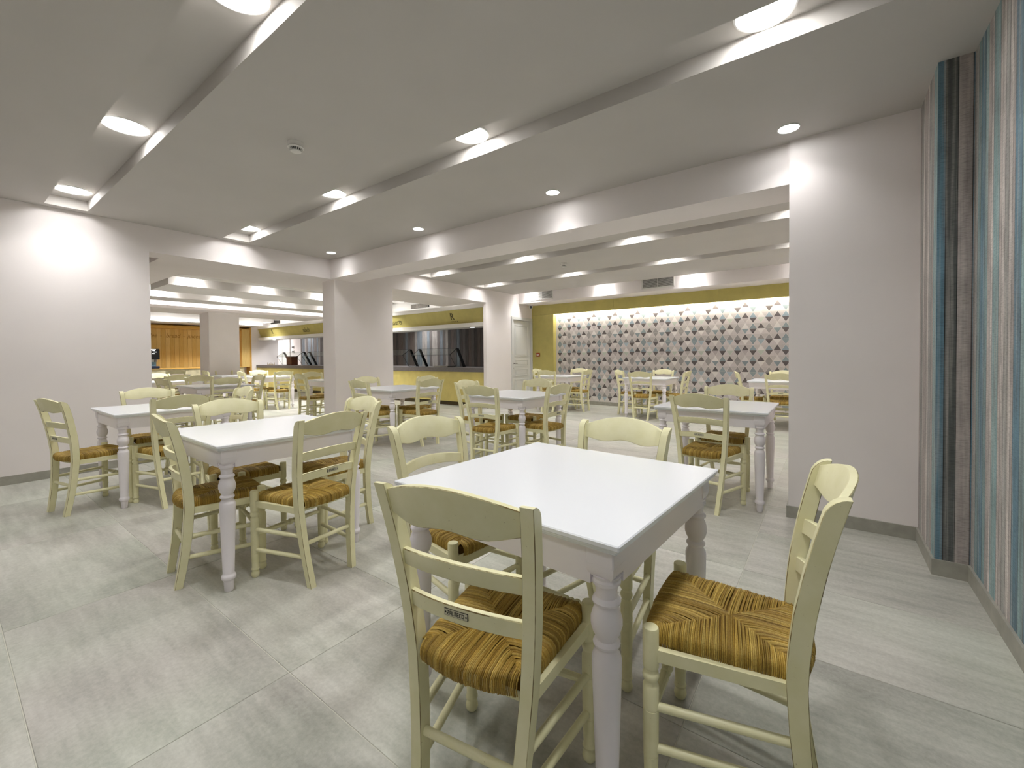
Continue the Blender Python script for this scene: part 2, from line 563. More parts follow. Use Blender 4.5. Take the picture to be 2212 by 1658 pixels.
# white door in the left wall, near the rear corner
def door():
    d = struct(boxes('door_1', [(XT - 0.01, XL + 0.012, 8.60, 8.641, 0, 2.122), (XT - 0.01, XL + 0.012, 9.459, 9.492, 0, 2.122), (XT - 0.01, XL + 0.012, 8.60, 9.492, 2.122, 2.165)], M['door']))
    mb = MB()
    for b in ((XL - 0.002, XL + 0.022, 8.568, 8.634, 0, 2.128), (XL - 0.002, XL + 0.022, 9.466, 9.498, 0, 2.128), (XL - 0.002, XL + 0.022, 8.568, 9.498, 2.1285, 2.197)):
        mb.rbox(*b, 0.004)
    obj('architrave', mb, M['door'], d, 0)
    mb = MB(); mb.rbox(-6.425, -6.385, 8.644, 9.456, 0.005, 2.118, 0.003)
    leaf = obj('leaf', mb, M['door'], d, 0)
    for z0, z1 in ((0.10, 0.62), (0.70, 0.88), (0.95, 1.12), (1.19, 2.0)):
        mb = MB()
        y0, y1, t = 8.76, 9.34, 0.022
        for b in ((y0, y1, z0, z0 + t), (y0, y1, z1 - t, z1), (y0, y0 + t, z0 + t, z1 - t), (y1 - t, y1, z0 + t, z1 - t)):
            mb.rbox(-6.387, -6.376, b[0], b[1], b[2], b[3], 0.003)
        mb.rbox(-6.387, -6.380, y0 + 0.05, y1 - 0.05, z0 + 0.045, z1 - 0.045, 0.002)
        obj('door_panel', mb, M['door'], leaf, 0)
    mb = MB()
    mb.rbox(-6.385, -6.378, 8.675, 8.705, 0.99, 1.05, 0.002)
    mb.tube((-6.38, 8.69, 1.02), (-6.335, 8.69, 1.02), 0.009)
    mb.tube((-6.337, 8.685, 1.02), (-6.332, 8.80, 1.02), 0.008)
    mb.lathe([(0, 0.02), (0.008, 0.02), (0.012, 0.016)], (-6.385, 8.69, 0.90), (1, 0, 0))
    obj('lever_handle', mb, M['chrome'], leaf)
door()

# ------------------------------------------------------------------ setting: the room through the openings
struct(boxes('ceiling_beam', [(-7.70, XW, 2.17, 7.55, 2.45, ZT)], M['wall']))
struct(boxes('ceiling_beam', [(-18.6, XW - 0.45, 0.95, 2.17, 2.45, ZT), (XW - 0.45, XW, 1.69, 2.17, 2.45, ZT)], M['wall']))
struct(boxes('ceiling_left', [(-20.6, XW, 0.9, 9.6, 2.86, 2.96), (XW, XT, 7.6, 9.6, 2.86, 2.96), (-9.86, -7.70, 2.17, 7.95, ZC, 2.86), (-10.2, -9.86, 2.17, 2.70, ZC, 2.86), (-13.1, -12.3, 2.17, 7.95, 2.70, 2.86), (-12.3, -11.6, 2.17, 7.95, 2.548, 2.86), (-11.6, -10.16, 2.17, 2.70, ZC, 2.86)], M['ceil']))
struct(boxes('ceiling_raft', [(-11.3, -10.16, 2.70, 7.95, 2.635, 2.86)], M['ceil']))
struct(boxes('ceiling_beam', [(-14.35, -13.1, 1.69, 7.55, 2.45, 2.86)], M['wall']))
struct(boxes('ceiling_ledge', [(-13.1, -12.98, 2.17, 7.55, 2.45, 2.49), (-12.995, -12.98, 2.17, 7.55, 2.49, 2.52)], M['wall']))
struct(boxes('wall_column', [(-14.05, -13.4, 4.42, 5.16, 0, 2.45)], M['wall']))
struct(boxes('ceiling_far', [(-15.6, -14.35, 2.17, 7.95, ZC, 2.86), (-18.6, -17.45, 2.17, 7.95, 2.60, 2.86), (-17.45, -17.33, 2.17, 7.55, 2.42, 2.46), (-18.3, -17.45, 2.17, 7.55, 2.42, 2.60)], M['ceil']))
struct(boxes('wall_side', [(-18.8, XW, 0.75, 0.95, 0, ZH), (XT, XL, 9.9, 10.0, 0, ZH)], M['wall']))
for b_ in ((-18.8, -18.61, 0.9, 7.45, 0, ZH), (-18.8, -18.242, 7.45, 8.46, 0, ZH), (-18.61, -18.242, 2.0, 7.45, 2.42, ZH), (-20.6, -18.8, 8.36, 8.46, 0, ZH), (-20.7, -20.6, 8.36, 9.5, 0, ZH)):
    struct(boxes('wall_end', [b_], M['wall']))

def strip_light(name, b, parent_label, cat='light strip'):
    mb = MB(); mb.box(*b)
    return tag(obj(name, mb, M['led'], None, 0), parent_label, cat)
strip_light('light_strip', (-13.08, -13.03, 2.25, 7.5, 2.492, 2.502), 'glowing cove strip lying on the ledge of the beam above the white column')
strip_light('light_strip', (-17.43, -17.38, 2.25, 7.5, 2.462, 2.472), 'glowing cove strip lying on the ledge before the oak panelling')
strip_light('light_strip', (-18.2, -6.75, 7.74, 7.78, 2.442, 2.452), 'glowing cove strip on the ledge above the yellow buffet fascia')

# oak panelling with lettering at the far end
def text(name, body, size, mat, parent, loc, rot, xs=1.0, shear=0.0, thick=0.002, align='LEFT', bold=0.0):
    cu = bpy.data.curves.new(name, 'FONT')
    cu.body = body; cu.size = size; cu.shear = shear; cu.extrude = thick; cu.offset = bold; cu.align_x = align
    t = bpy.data.objects.new(name, cu); COL.objects.link(t)
    bpy.context.view_layer.update()
    me = bpy.data.meshes.new_from_object(t.evaluated_get(bpy.context.evaluated_depsgraph_get()))
    COL.objects.unlink(t); bpy.data.objects.remove(t)
    me.materials.clear(); me.materials.append(mat)
    me.transform(Matrix.Diagonal((xs, 1, 1, 1)))
    me.name = name
    return link(name, me, parent, loc, rot)
def oak_wall():
    w = struct(boxes('wall_panelling', [(-18.61, -18.602, 2.2, 7.45, 0.86, 2.42)], M['wood_side']))
    for i in range(-16, 24):
        y = 4.443 + 0.1285 * i
        if y < 2.2 or y > 7.40:
            continue
        mb = MB(); mb.rbox(-18.602, -18.590 + random.uniform(-0.002, 0.002), y + 0.002, min(y + 0.1265, 7.448), 0.87, 2.26, 0.0015)
        obj('board', mb, OAK[(i * 7 + (i // 3)) % 3], w, 0)
    boxes('cornice', [(-18.60, -18.36, 2.2, 7.45, 2.262, 2.275), (-18.37, -18.355, 2.2, 7.45, 2.275, 2.37)], M['wood_side'], w)
    boxes('jamb_board', [(-18.60, -18.236, 7.40, 7.449, 0.0, 2.40)], M['wood_side'], w)
    boxes('jamb_board', [(-18.60, -18.26, 7.12, 7.40, 0.87, 2.33)], OAK[1], w)
    R = (PI / 2, 0, PI / 2)
    for s, y, a in (('coffee', 4.60, 'RIGHT'), ('bread', 4.835, 'LEFT'), ('juices', 5.46, 'LEFT')):
        text('lettering', s, 0.205, M['ink_wood'], w, (-18.586, y, 1.953), R, 0.86, 0.25, 0.002, a)
    for y in (4.705, 5.36):
        mb = MB(); mb.lathe([(0, 0.017), (0.004, 0.017)], (-18.588, y, 2.003), (1, 0, 0), 10)
        obj('lettering_dot', mb, M['ink_wood'], w)
oak_wall()
def back_counter():
    c = thing('service_counter', 'beige stone service counter with oak top before the oak panelling', 'counter', (-18.1, 5.0, 0))
    mb = MB()
    obj('stone_front', (lambda m: (m.box(-0.44, 0.19, -2.6, 2.05, 0.0, 0.862), m)[1])(mb), M['tile_beige'], c, 0)
    mb = MB(); mb.rbox(-0.44, 0.22, -2.62, 2.08, 0.862, 0.89, 0.003)
    obj('counter_top', mb, M['wood_side'], c, 0)
back_counter()
def coffee_machine():
    m = thing('coffee_machine', 'black and white coffee machine on the oak topped service counter', 'coffee machine', (-18.05, 4.24, 0.89))
    mb = MB(); mb.rbox(-0.18, 0.20, -0.24, 0.24, 0.30, 0.65, 0.02); obj('housing', mb, M['black'], m, 0)
    mb = MB(); mb.rbox(-0.16, 0.10, -0.2, 0.2, 0.22, 0.30, 0.01); obj('neck', mb, M['plastic'], m, 0)
    mb = MB(); mb.rbox(-0.14, 0.08, -0.18, 0.17, 0.08, 0.22, 0.01); obj('water_tank', mb, M['tank'], m, 0)
    mb = MB(); mb.rbox(-0.18, 0.20, -0.24, 0.235, 0.0, 0.08, 0.015); obj('drip_tray', mb, M['blue'], m, 0)
    mb = MB(); mb.tube((0.12, 0.12, 0.22), (0.12, 0.12, 0.31), 0.012); mb.tube((0.12, 0.16, 0.22), (0.12, 0.16, 0.31), 0.012); obj('spout', mb, M['chrome'], m)
    mb = MB(); mb.box(0.199, 0.203, 0.0, 0.13, 0.615, 0.632); mb.box(0.199, 0.203, 0.05, 0.11, 0.585, 0.598); mb.box(0.199, 0.203, 0.08, 0.15, 0.54, 0.552); mb.box(0.199, 0.203, 0.03, 0.1, 0.485, 0.497)
    obj('indicator', mb, M['dot'], m, 0)
coffee_machine()

# ------------------------------------------------------------------ buffet
def kitchen():
    k = struct(boxes('wall_kitchen', [(-20.6, XT, 9.32, 9.5, 0, ZH)], M['wall']))
    x = -18.05; i = 0
    meshes = []
    for g in GREY:
        mb = MB(); mb.rbox(0.0015, 0.1155, 9.300, 9.320, 0.0, 2.45, 0.002); meshes.append(mb.data('board', g, 0))
    while x < XT - 0.12:
        if -10.9 < x < -9.3:
            q = random.choice([2, 3, 3, 0])  # paler boards put the lamp-lit bright patch into the colour
        elif x < -16.6:
            q = random.choice([2, 2, 3, 0])
        else:
            q = random.choice([0, 1, 1, 4, 0, 4, 2])
        link('board', meshes[q], k, (x, random.uniform(-0.002, 0.002), 0)); x += 0.117
    struct(boxes('ceiling_kitchen', [(-20.6, XT, 8.152, 9.5, 2.62, 2.72)], M['ceil']))
    d = struct(boxes('door_2', [(-19.75, -19.62, 9.26, 9.32, 0, 2.1), (-19.55, -18.95, 9.28, 9.32, 0, 2.08)], M['door']))
    mb = MB(); mb.rbox(-18.80, -18.60, 9.295, 9.32, 1.62, 1.73, 0.003); mb.rbox(-18.80, -18.60, 9.295, 9.32, 1.42, 1.53, 0.003)
    s = tag(obj('wall_socket', mb, M['plastic'], None, 0), 'pair of white sockets with black inserts on the wall behind the buffet', 'socket')
    mb = MB()
    for z in (1.64, 1.44):
        mb.box(-18.78, -18.72, 9.29, 9.296, z, z + 0.07); mb.box(-18.69, -18.62, 9.29, 9.296, z, z + 0.07)
    obj('insert', mb, M['black'], s, 0)
kitchen()
def buffet():
    b = thing('buffet_counter', 'long yellow fronted buffet counter with dark granite top', 'counter', (-12.5, 8.072, 0))
    e = 0.001; x = -18.24 + 12.5
    xs = [-18.235, -16.4, -14.55, -12.7, -10.55, -9.1, -7.9, -6.452]
    for a, c in zip(xs, xs[1:]):
        mb = MB(); mb.rbox(a + 12.5 + e, c + 12.5 - e, -0.43, -0.40, 0.10, 0.835, 0.001); obj('front_panel', mb, M['yellow_counter'], b, 0)
    mb = MB(); mb.box(x, 6.045, -0.40, 0.5, 0.10, 0.835); obj('carcass', mb, M['kick'], b, 0)
    mb = MB(); mb.box(x, 6.045, -0.37, 0.45, 0.0, 0.10); obj('kickboard', mb, M['kick'], b, 0)
    mb = MB(); mb.rbox(x, 6.05, -0.46, 0.55, 0.835, 0.94, 0.003); obj('granite_top', mb, M['granite'], b, 0)
    f = thing('buffet_fascia', 'white framed yellow fascia with lettering hanging over the buffet', 'fascia', (-12.5, 8.0, 0))
    x0, x1 = -5.735, 6.05
    mb = MB(); mb.prism([(-0.30, 2.36), (-0.19, 2.02), (-0.16, 2.02), (-0.26, 2.36)], 'x', x0, x1)
    p = obj('yellow_panel', mb, M['yellow'], f, 0)
    mb = MB(); mb.rbox(x0, x1, -0.29, 0.15, 1.92, 2.02, 0.002); obj('lower_band', mb, M['plastic'], f, 0)
    mb = MB(); mb.rbox(x0, x1, -0.35, 0.05, 2.36, 2.44, 0.002); mb.box(x0, x1, -0.35, -0.335, 2.44, 2.46); obj('upper_ledge', mb, M['plastic'], f, 0)
    mb = MB(); mb.box(x0, x1, 0.05, 0.15, 2.02, 2.86); obj('rear_upstand', mb, M['plastic'], f, 0)
    tilt = math.atan2(0.11, 0.34)
    def on(zz):
        return -0.19 - (zz - 2.02) / 0.34 * 0.11 - 0.003
    def w(s, xa, z, size, xs_, bold=0.0015):
        text('lettering', s, size, M['ink'], p, (xa + 12.5, on(z), z), (PI / 2 + tilt, 0, 0), xs_, 0.0, 0.001, 'LEFT', bold)
    w('R', -7.65, 2.135, 0.235, 0.9, 0.006); w('R', -17.2, 2.145, 0.23, 0.9, 0.004)
    w('salads', -14.88, 2.115, 0.24, 0.80); w('desserts', -10.13, 2.115, 0.22, 0.82)
    for xa in (-7.645, -17.16):
        for i in range(4):
            mb = MB(); n = 10
            pts = [(math.sin(2 * PI * k / n) * (0.017 if k % 2 == 0 else 0.008), math.cos(2 * PI * k / n) * (0.017 if k % 2 == 0 else 0.008)) for k in range(n)]
            mb.prism(pts, 'y', -0.001, 0.001)
            obj('star', mb, M['ink'], p, 0, (xa + 12.52 + i * 0.064, on(2.085), 2.085), (tilt, 0, 0))
    for i, (xa, nm) in enumerate(((-9.10, 'grey air grille in the cove above the buffet, behind the second opening'), (-17.53, 'grey air grille in the cove at the far end of the buffet'))):
        g = thing('air_grille', nm, 'grille', (xa, 8.05, 2.56))
        mb = MB(); mb.box(-0.37, 0.37, -0.012, -0.001, 0.0, 0.115); obj('backing', mb, M['dark'], g, 0)
        mb = MB()
        for k in range(26):
            mb.box(-0.365 + k * 0.028, -0.352 + k * 0.028, -0.02, -0.012, 0.004, 0.111)
        o = obj('fin', mb, M['chrome'], g, 0); o['kind'] = 'stuff'
    # glass guards
    names = ['rightmost glass food guard on the buffet, wholly seen through the second opening', 'glass food guard on the buffet, cut by the pillar at the second opening', 'glass food guard on the buffet hidden behind the white pillar',
             'glass food guard at the right edge of the left opening, on the buffet', 'leftmost glass food guard over the brown wooden box on the buffet']
    for (a, c), nm in zip(((-8.92, -7.52), (-10.75, -9.31), (-12.7, -11.25), (-14.64, -13.2), (-16.48, -15.02)), names):
        g = thing('glass_guard', nm, 'glass guard', ((a + c) / 2, 7.9, 0.94), 0, 'glass guards along the buffet')
        h = (c - a) / 2
        for s in (-h, h):
            mb = MB()
            mb.prism([(0.18, 0.0), (0.25, 0.0), (-0.005, 0.475), (-0.085, 0.475), (-0.085, 0.45), (-0.055, 0.44)], 'x', s - 0.02, s + 0.02)
            mb.box(s - 0.014, s + 0.014, -0.09, 0.235, 0.0, 0.008)
            obj('support', mb, M['steel'], g, 0)
            mb = MB(); t = 0.006 if s > 0 else -0.006
            mb.prism([(-0.09, 0.008), (0.19, 0.008), (-0.05, 0.45), (-0.075, 0.455), (-0.305, 0.305)], 'x', s - t - 0.003, s - t + 0.003)
            obj('glass_side', mb, M['glass'], g, 0)
            mb = MB()
            mb.tube((s, -0.305, 0.31), (s, -0.075, 0.46), 0.005, 6); mb.tube((s, -0.305, 0.31), (s, -0.09, 0.005), 0.005, 6)
            obj('edge_strip', mb, M['steel'], g)
        mb = MB(); mb.loft([[(-h, -0.31, 0.31), (-h, -0.06, 0.473), (-h, -0.064, 0.479), (-h, -0.314, 0.316)], [(h, -0.31, 0.31), (h, -0.06, 0.473), (h, -0.064, 0.479), (h, -0.314, 0.316)]]); obj('glass_top', mb, M['glass'], g, 0)
        mb = MB(); mb.tube((-h, -0.313, 0.312), (h, -0.313, 0.312), 0.004, 6); mb.tube((-h, -0.062, 0.476), (h, -0.062, 0.476), 0.004, 6); obj('edge_strip', mb, M['steel'], g)
    bx = thing('wooden_box', 'brown wooden box standing under the leftmost glass guard on the buffet', 'box', (-16.2, 8.02, 0.94))
    mb = MB(); mb.rbox(-0.19, 0.19, -0.12, 0.12, 0.0, 0.30, 0.006); obj('body', mb, M['box'], bx, 0)
    mb = MB(); mb.rbox(-0.2, 0.2, -0.13, 0.13, 0.30, 0.325, 0.004); obj('lid', mb, M['box'], bx, 0)
    ry = thing('brass_rail', 'little brass plate rail on the left end of the buffet top', 'rail', (-17.3, 7.75, 0.94))
    mb = MB()
    for k in range(5):
        mb.tube((-0.28 + k * 0.14, 0, 0), (-0.28 + k * 0.14, 0, 0.10 if k % 2 == 0 else 0.06), 0.007, 8)
    mb.tube((-0.3, 0, 0.02), (0.3, 0, 0.02), 0.006, 8); obj('rods', mb, M['brass'], ry)
    tr = thing('steel_tray', 'thin steel tray lying under the rightmost glass guard', 'tray', (-8.1, 7.98, 0.94))
    mb = MB(); mb.rbox(-0.25, 0.25, -0.14, 0.14, 0.0, 0.03, 0.004); obj('tray_body', mb, M['chrome'], tr, 0)
buffet()

# ------------------------------------------------------------------ lamps
def make_lamp(r, kind, power=1.0):
    """recessed round lamp, face down, origin at the ceiling surface"""
    ring = MB()
    ring.lathe([(0.0, r * 1.16), (-0.006, r * 1.15), (-0.008, r * 1.08), (-0.003, r)], n=28)
    disc = MB()
    disc.lathe([(0.0, r), (-0.0045, r)], n=28)
    lt = bpy.data.lights.new('lamp_light', 'AREA')
    lt.shape = 'DISK'; lt.size = 2 * r * 0.96; lt.spread = BEAM; lt.color = LAMP_COLOUR
    lt.energy = (LAMP_W if kind == 'l' else SPOT_W) * power
    return ring.data('trim_ring', M['trim']), disc.data('diffuser', M['lamp' if kind == 'l' else 'spot'], 30), lt
BIG, MID, SML = make_lamp(0.118, 'l'), make_lamp(0.088, 'l'), make_lamp(0.058, 's')
NEAR2 = make_lamp(0.118, 'l', 1.3)
FILL, FAR, OAKL = make_lamp(0.118, 'l', 0.35), make_lamp(0.118, 'l', 3.6), make_lamp(0.118, 'l', 4.2)
def lamp(kind, x, y, z, label, group):
    o = thing('recessed_lamp', label, 'ceiling lamp', (x, y, z), 0, group)
    link('trim_ring', kind[0], o); link('diffuser', kind[1], o); link('lamp_light', kind[2], o, (0, 0, -0.012))
GX = [-5.91, -4.0, -2.14, -0.25]
ORD = ['first', 'second', 'third', 'fourth']
for i, x in enumerate(GX):  # weak fill row, added out of view behind the camera
    lamp(FILL, x, -0.725, ZT, f'added fill lamp in the unseen ceiling channel behind the viewer, {ORD[i]} from the left wall', 'added fill lamps behind the viewer')
for i, x in enumerate(GX):
    lamp(BIG, x, 0.835, ZT, f'large round lamp in the nearest ceiling channel, {ORD[i]} from the left wall', 'lamps in the nearest ceiling channel')
for i, x in enumerate(GX):
    lamp(BIG, x, 2.40, ZT, f'large round lamp in the second ceiling channel, {ORD[i]} from the left wall', 'lamps in the second ceiling channel')
for i, x in enumerate([-5.89, -3.985, -2.1, -0.223]):
    lamp(SML, x, 3.51, ZC, f'small bright spot beside the ceiling beam, {ORD[i]} from the corner pillar', 'small spots along the ceiling beam')
for i, x in enumerate(GX):
    lamp(NEAR2, x, 5.635, ZT, f'round lamp in the first channel beyond the beam, {ORD[i]} from the left', 'lamps in the first channel beyond the beam')
for i, x in enumerate(GX):
    lamp(NEAR2, x, 7.245, ZT, f'round lamp in the second channel beyond the beam, {ORD[i]} from the left', 'lamps in the second channel beyond the beam')
for i, x in enumerate(GX):
    lamp(MID, x, 8.795, ZT, f'round lamp in the slot before the rear bulkhead, {ORD[i]} from the left', 'lamps in the rear slot')
for i, y in enumerate([3.05, 4.4, 5.75, 7.1]):
    lamp(FAR, -10.01, y, 2.86, f'round lamp before the dropped ceiling raft, {ORD[i]} from the left', 'lamps before the ceiling raft')
for i, y in enumerate([2.9, 4.2, 5.5, 6.8]):
    lamp(FAR, -11.45, y, 2.86, f'round lamp behind the dropped ceiling raft, {ORD[i]} from the left', 'lamps behind the ceiling raft')
for i, y in enumerate([3.4, 4.6, 5.9, 7.1]):
    lamp(OAKL, -16.9, y, 2.86, f'round lamp in the far ceiling beyond the white column, {ORD[i]} from the left', 'lamps in the far ceiling')
for x, lb in ((-6.95, 'small spot under the buffet fascia, seen through the second opening'), (-17.1, 'small spot under the left end of the buffet fascia')):
    lamp(SML, x, 7.80, 1.92, lb, 'spots under the buffet fascia')
for i, x in enumerate([-19.4, -17.2, -13.9, -10.1]):  # the leftmost lamp is added to brighten the dark corridor end
    lamp(FAR, x, 8.75, 2.62, f'unseen round lamp over the kitchen side of the buffet, {ORD[i]} from the left', 'lamps behind the buffet')

# ------------------------------------------------------------------ small fittings
def smoke_detector(x, y, label):
    o = thing('smoke_detector', label, 'smoke detector', (x, y, ZC), 0, 'ceiling smoke detectors')
    mb = MB(); mb.lathe([(0, 0.052), (-0.012, 0.052), (-0.03, 0.045), (-0.032, 0.053), (-0.038, 0.054), (-0.042, 0.046)], n=24); obj('base', mb, M['plastic'], o)
    mb = MB(); mb.lathe([(-0.041, 0.038), (-0.058, 0.034)], n=24); obj('chamber', mb, M['dark'], o)
    mb = MB()
    for k in range(20):
        a = 2 * PI * k / 20
        mb.tube((math.cos(a) * 0.045, math.sin(a) * 0.045, -0.041), (math.cos(a) * 0.036, math.sin(a) * 0.036, -0.06), 0.003, 5)
    obj('cage_rib', mb, M['plastic'], o)['kind'] = 'stuff'
    mb = MB(); mb.lathe([(-0.058, 0.036), (-0.064, 0.036), (-0.067, 0.03)], n=24); obj('cap', mb, M['plastic'], o)
smoke_detector(-3.09, 1.58, 'white smoke detector with dark slots on the near ceiling between the channels')
smoke_detector(-3.55, 6.28, 'tiny white smoke detector on the ceiling beyond the beam')
def vent(x0, x1, label):
    o = thing('air_vent', label, 'vent', ((x0 + x1) / 2, 8.90, 2.585), 0, 'air vents in the rear bulkhead')
    h = (x1 - x0) / 2; H = 0.225; t = 0.026
    mb = MB()
    for b in ((-h, h, 0, t), (-h, h, H - t, H), (-h, -h + t, 0, H), (h - t, h, 0, H)):
        mb.rbox(b[0], b[1], -0.014, -0.001, b[2], b[3], 0.003)
    obj('frame', mb, M['plastic'], o, 0)
    mb = MB(); mb.box(-h + t, h - t, -0.004, -0.002, t, H - t); obj('duct_back', mb, M['dark'], o, 0)
    mb = MB()
    k = t + 0.008
    while k < H - t:
        mb.box(-h + t, h - t, -0.012, -0.006, k, k + 0.006); k += 0.016
    obj('louvre', mb, M['plastic'], o, 0)['kind'] = 'stuff'
    mb = MB(); mb.box(-0.004, 0.004, -0.013, -0.005, t, H - t); obj('mullion', mb, M['plastic'], o, 0)
vent(-3.166, -2.489, 'white framed air vent in the middle of the rear bulkhead')
vent(-5.985, -5.324, 'white framed air vent in the rear bulkhead near the white door')
def cctv():
    o = thing('security_camera', 'small white security camera under the bulkhead above the white door', 'camera', (-6.22, 9.26, 2.535))
    mb = MB(); mb.lathe([(0, 0.05), (-0.02, 0.048), (-0.03, 0.03)], n=18); obj('mount', mb, M['plastic'], o)
    d = Vector((0.55, -0.8, -0.15)).normalized()
    mb = MB(); mb.lathe([(-0.05, 0.0), (-0.047, 0.02), (-0.03, 0.04), (0.0, 0.05), (0.03, 0.045), (0.045, 0.036)], (0, 0, -0.055), d, 18); obj('housing', mb, M['plastic'], o)
    mb = MB(); mb.lathe([(0.045, 0.034), (0.05, 0.03), (0.055, 0.018)], (0, 0, -0.055), d, 18); obj('lens', mb, M['black'], o)
cctv()
def call_point():
    o = thing('fire_call_point', 'small red fire call point on the yellow panel beside the white door', 'alarm button', (-6.15, 9.50, 1.19))
    mb = MB(); mb.rbox(-0.05, 0.05, -0.035, 0.0, 0.0, 0.10, 0.005); obj('case', mb, M['red'], o, 0)
    mb = MB(); mb.box(-0.028, 0.028, -0.038, -0.034, 0.03, 0.07); obj('pane', mb, M['plastic'], o, 0)
    mb = MB(); mb.lathe([(0, 0.008), (0.002, 0.008)], (0, -0.038, 0.05), (0, -1, 0), 10); obj('button', mb, M['black'], o)
call_point()

# ------------------------------------------------------------------ tables
def make_table():
    H, S = 0.765, 0.4275
    me = {}
    mb = MB()
    mb.rbox(-S, S, -S, S, H - 0.015, H, 0.003)
    mb.rbox(-S + 0.006, S - 0.006, -S + 0.006, S - 0.006, H - 0.022, H - 0.014, 0.002)
    mb.rbox(-S + 0.013, S - 0.013, -S + 0.013, S - 0.013, H - 0.03, H - 0.021, 0.002)
    me['tabletop'] = mb.data('tabletop', M['white'], 0)
    mb = MB(); a = S - 0.032
    for s in (-1, 1):
        mb.box(-a + 0.06, a - 0.06, s * a - (0.02 if s > 0 else 0), s * a + (0.02 if s < 0 else 0), H - 0.125, H - 0.028)
        mb.box(s * a - (0.02 if s > 0 else 0), s * a + (0.02 if s < 0 else 0), -a + 0.06, a - 0.06, H - 0.125, H - 0.028)
    me['apron'] = mb.data('apron', M['white_leg'], 0)
    mb = MB(); mb.rbox(-0.037, 0.037, -0.037, 0.037, 0.69, H - 0.028, 0.003)
    mb.loft([[(u * h_, v * h_, z_) for u, v in ((-1, -1), (1, -1), (1, 1), (-1, 1))] for z_, h_ in ((0.692, 0.0365), (0.682, 0.0362), (0.672, 0.0345), (0.664, 0.031), (0.657, 0.025))])
    mb.lathe([(0.0, 0.019), (0.003, 0.0205), (0.05, 0.0235), (0.058, 0.026), (0.064, 0.032), (0.074, 0.034), (0.083, 0.032), (0.088, 0.028), (0.094, 0.0265),
              (0.42, 0.0365), (0.452, 0.037), (0.462, 0.034), (0.472, 0.0275), (0.480, 0.027), (0.484, 0.032), (0.490, 0.034), (0.496, 0.031), (0.500, 0.026), (0.505, 0.027),
              (0.518, 0.034), (0.535, 0.039), (0.552, 0.039), (0.570, 0.034), (0.582, 0.029), (0.588, 0.029), (0.590, 0.034), (0.596, 0.036), (0.602, 0.033), (0.606, 0.027),
              (0.622, 0.0265), (0.636, 0.030), (0.640, 0.035), (0.648, 0.036), (0.654, 0.033), (0.657, 0.034), (0.662, 0.037)], n=18)
    me['leg'] = mb.data('leg', M['white_leg'], 30)
    return me
TM = make_table()
def table(x, y, deg, label):
    t = thing('dining_table', label, 'table', (x, y, 0), math.radians(deg), 'white square dining tables')
    link('tabletop', TM['tabletop'], t); link('apron', TM['apron'], t)
    a = 0.4275 - 0.064
    for sx in (-1, 1):
        for sy in (-1, 1):
            link('leg', TM['leg'], t, (sx * a, sy * a, 0))
    return t

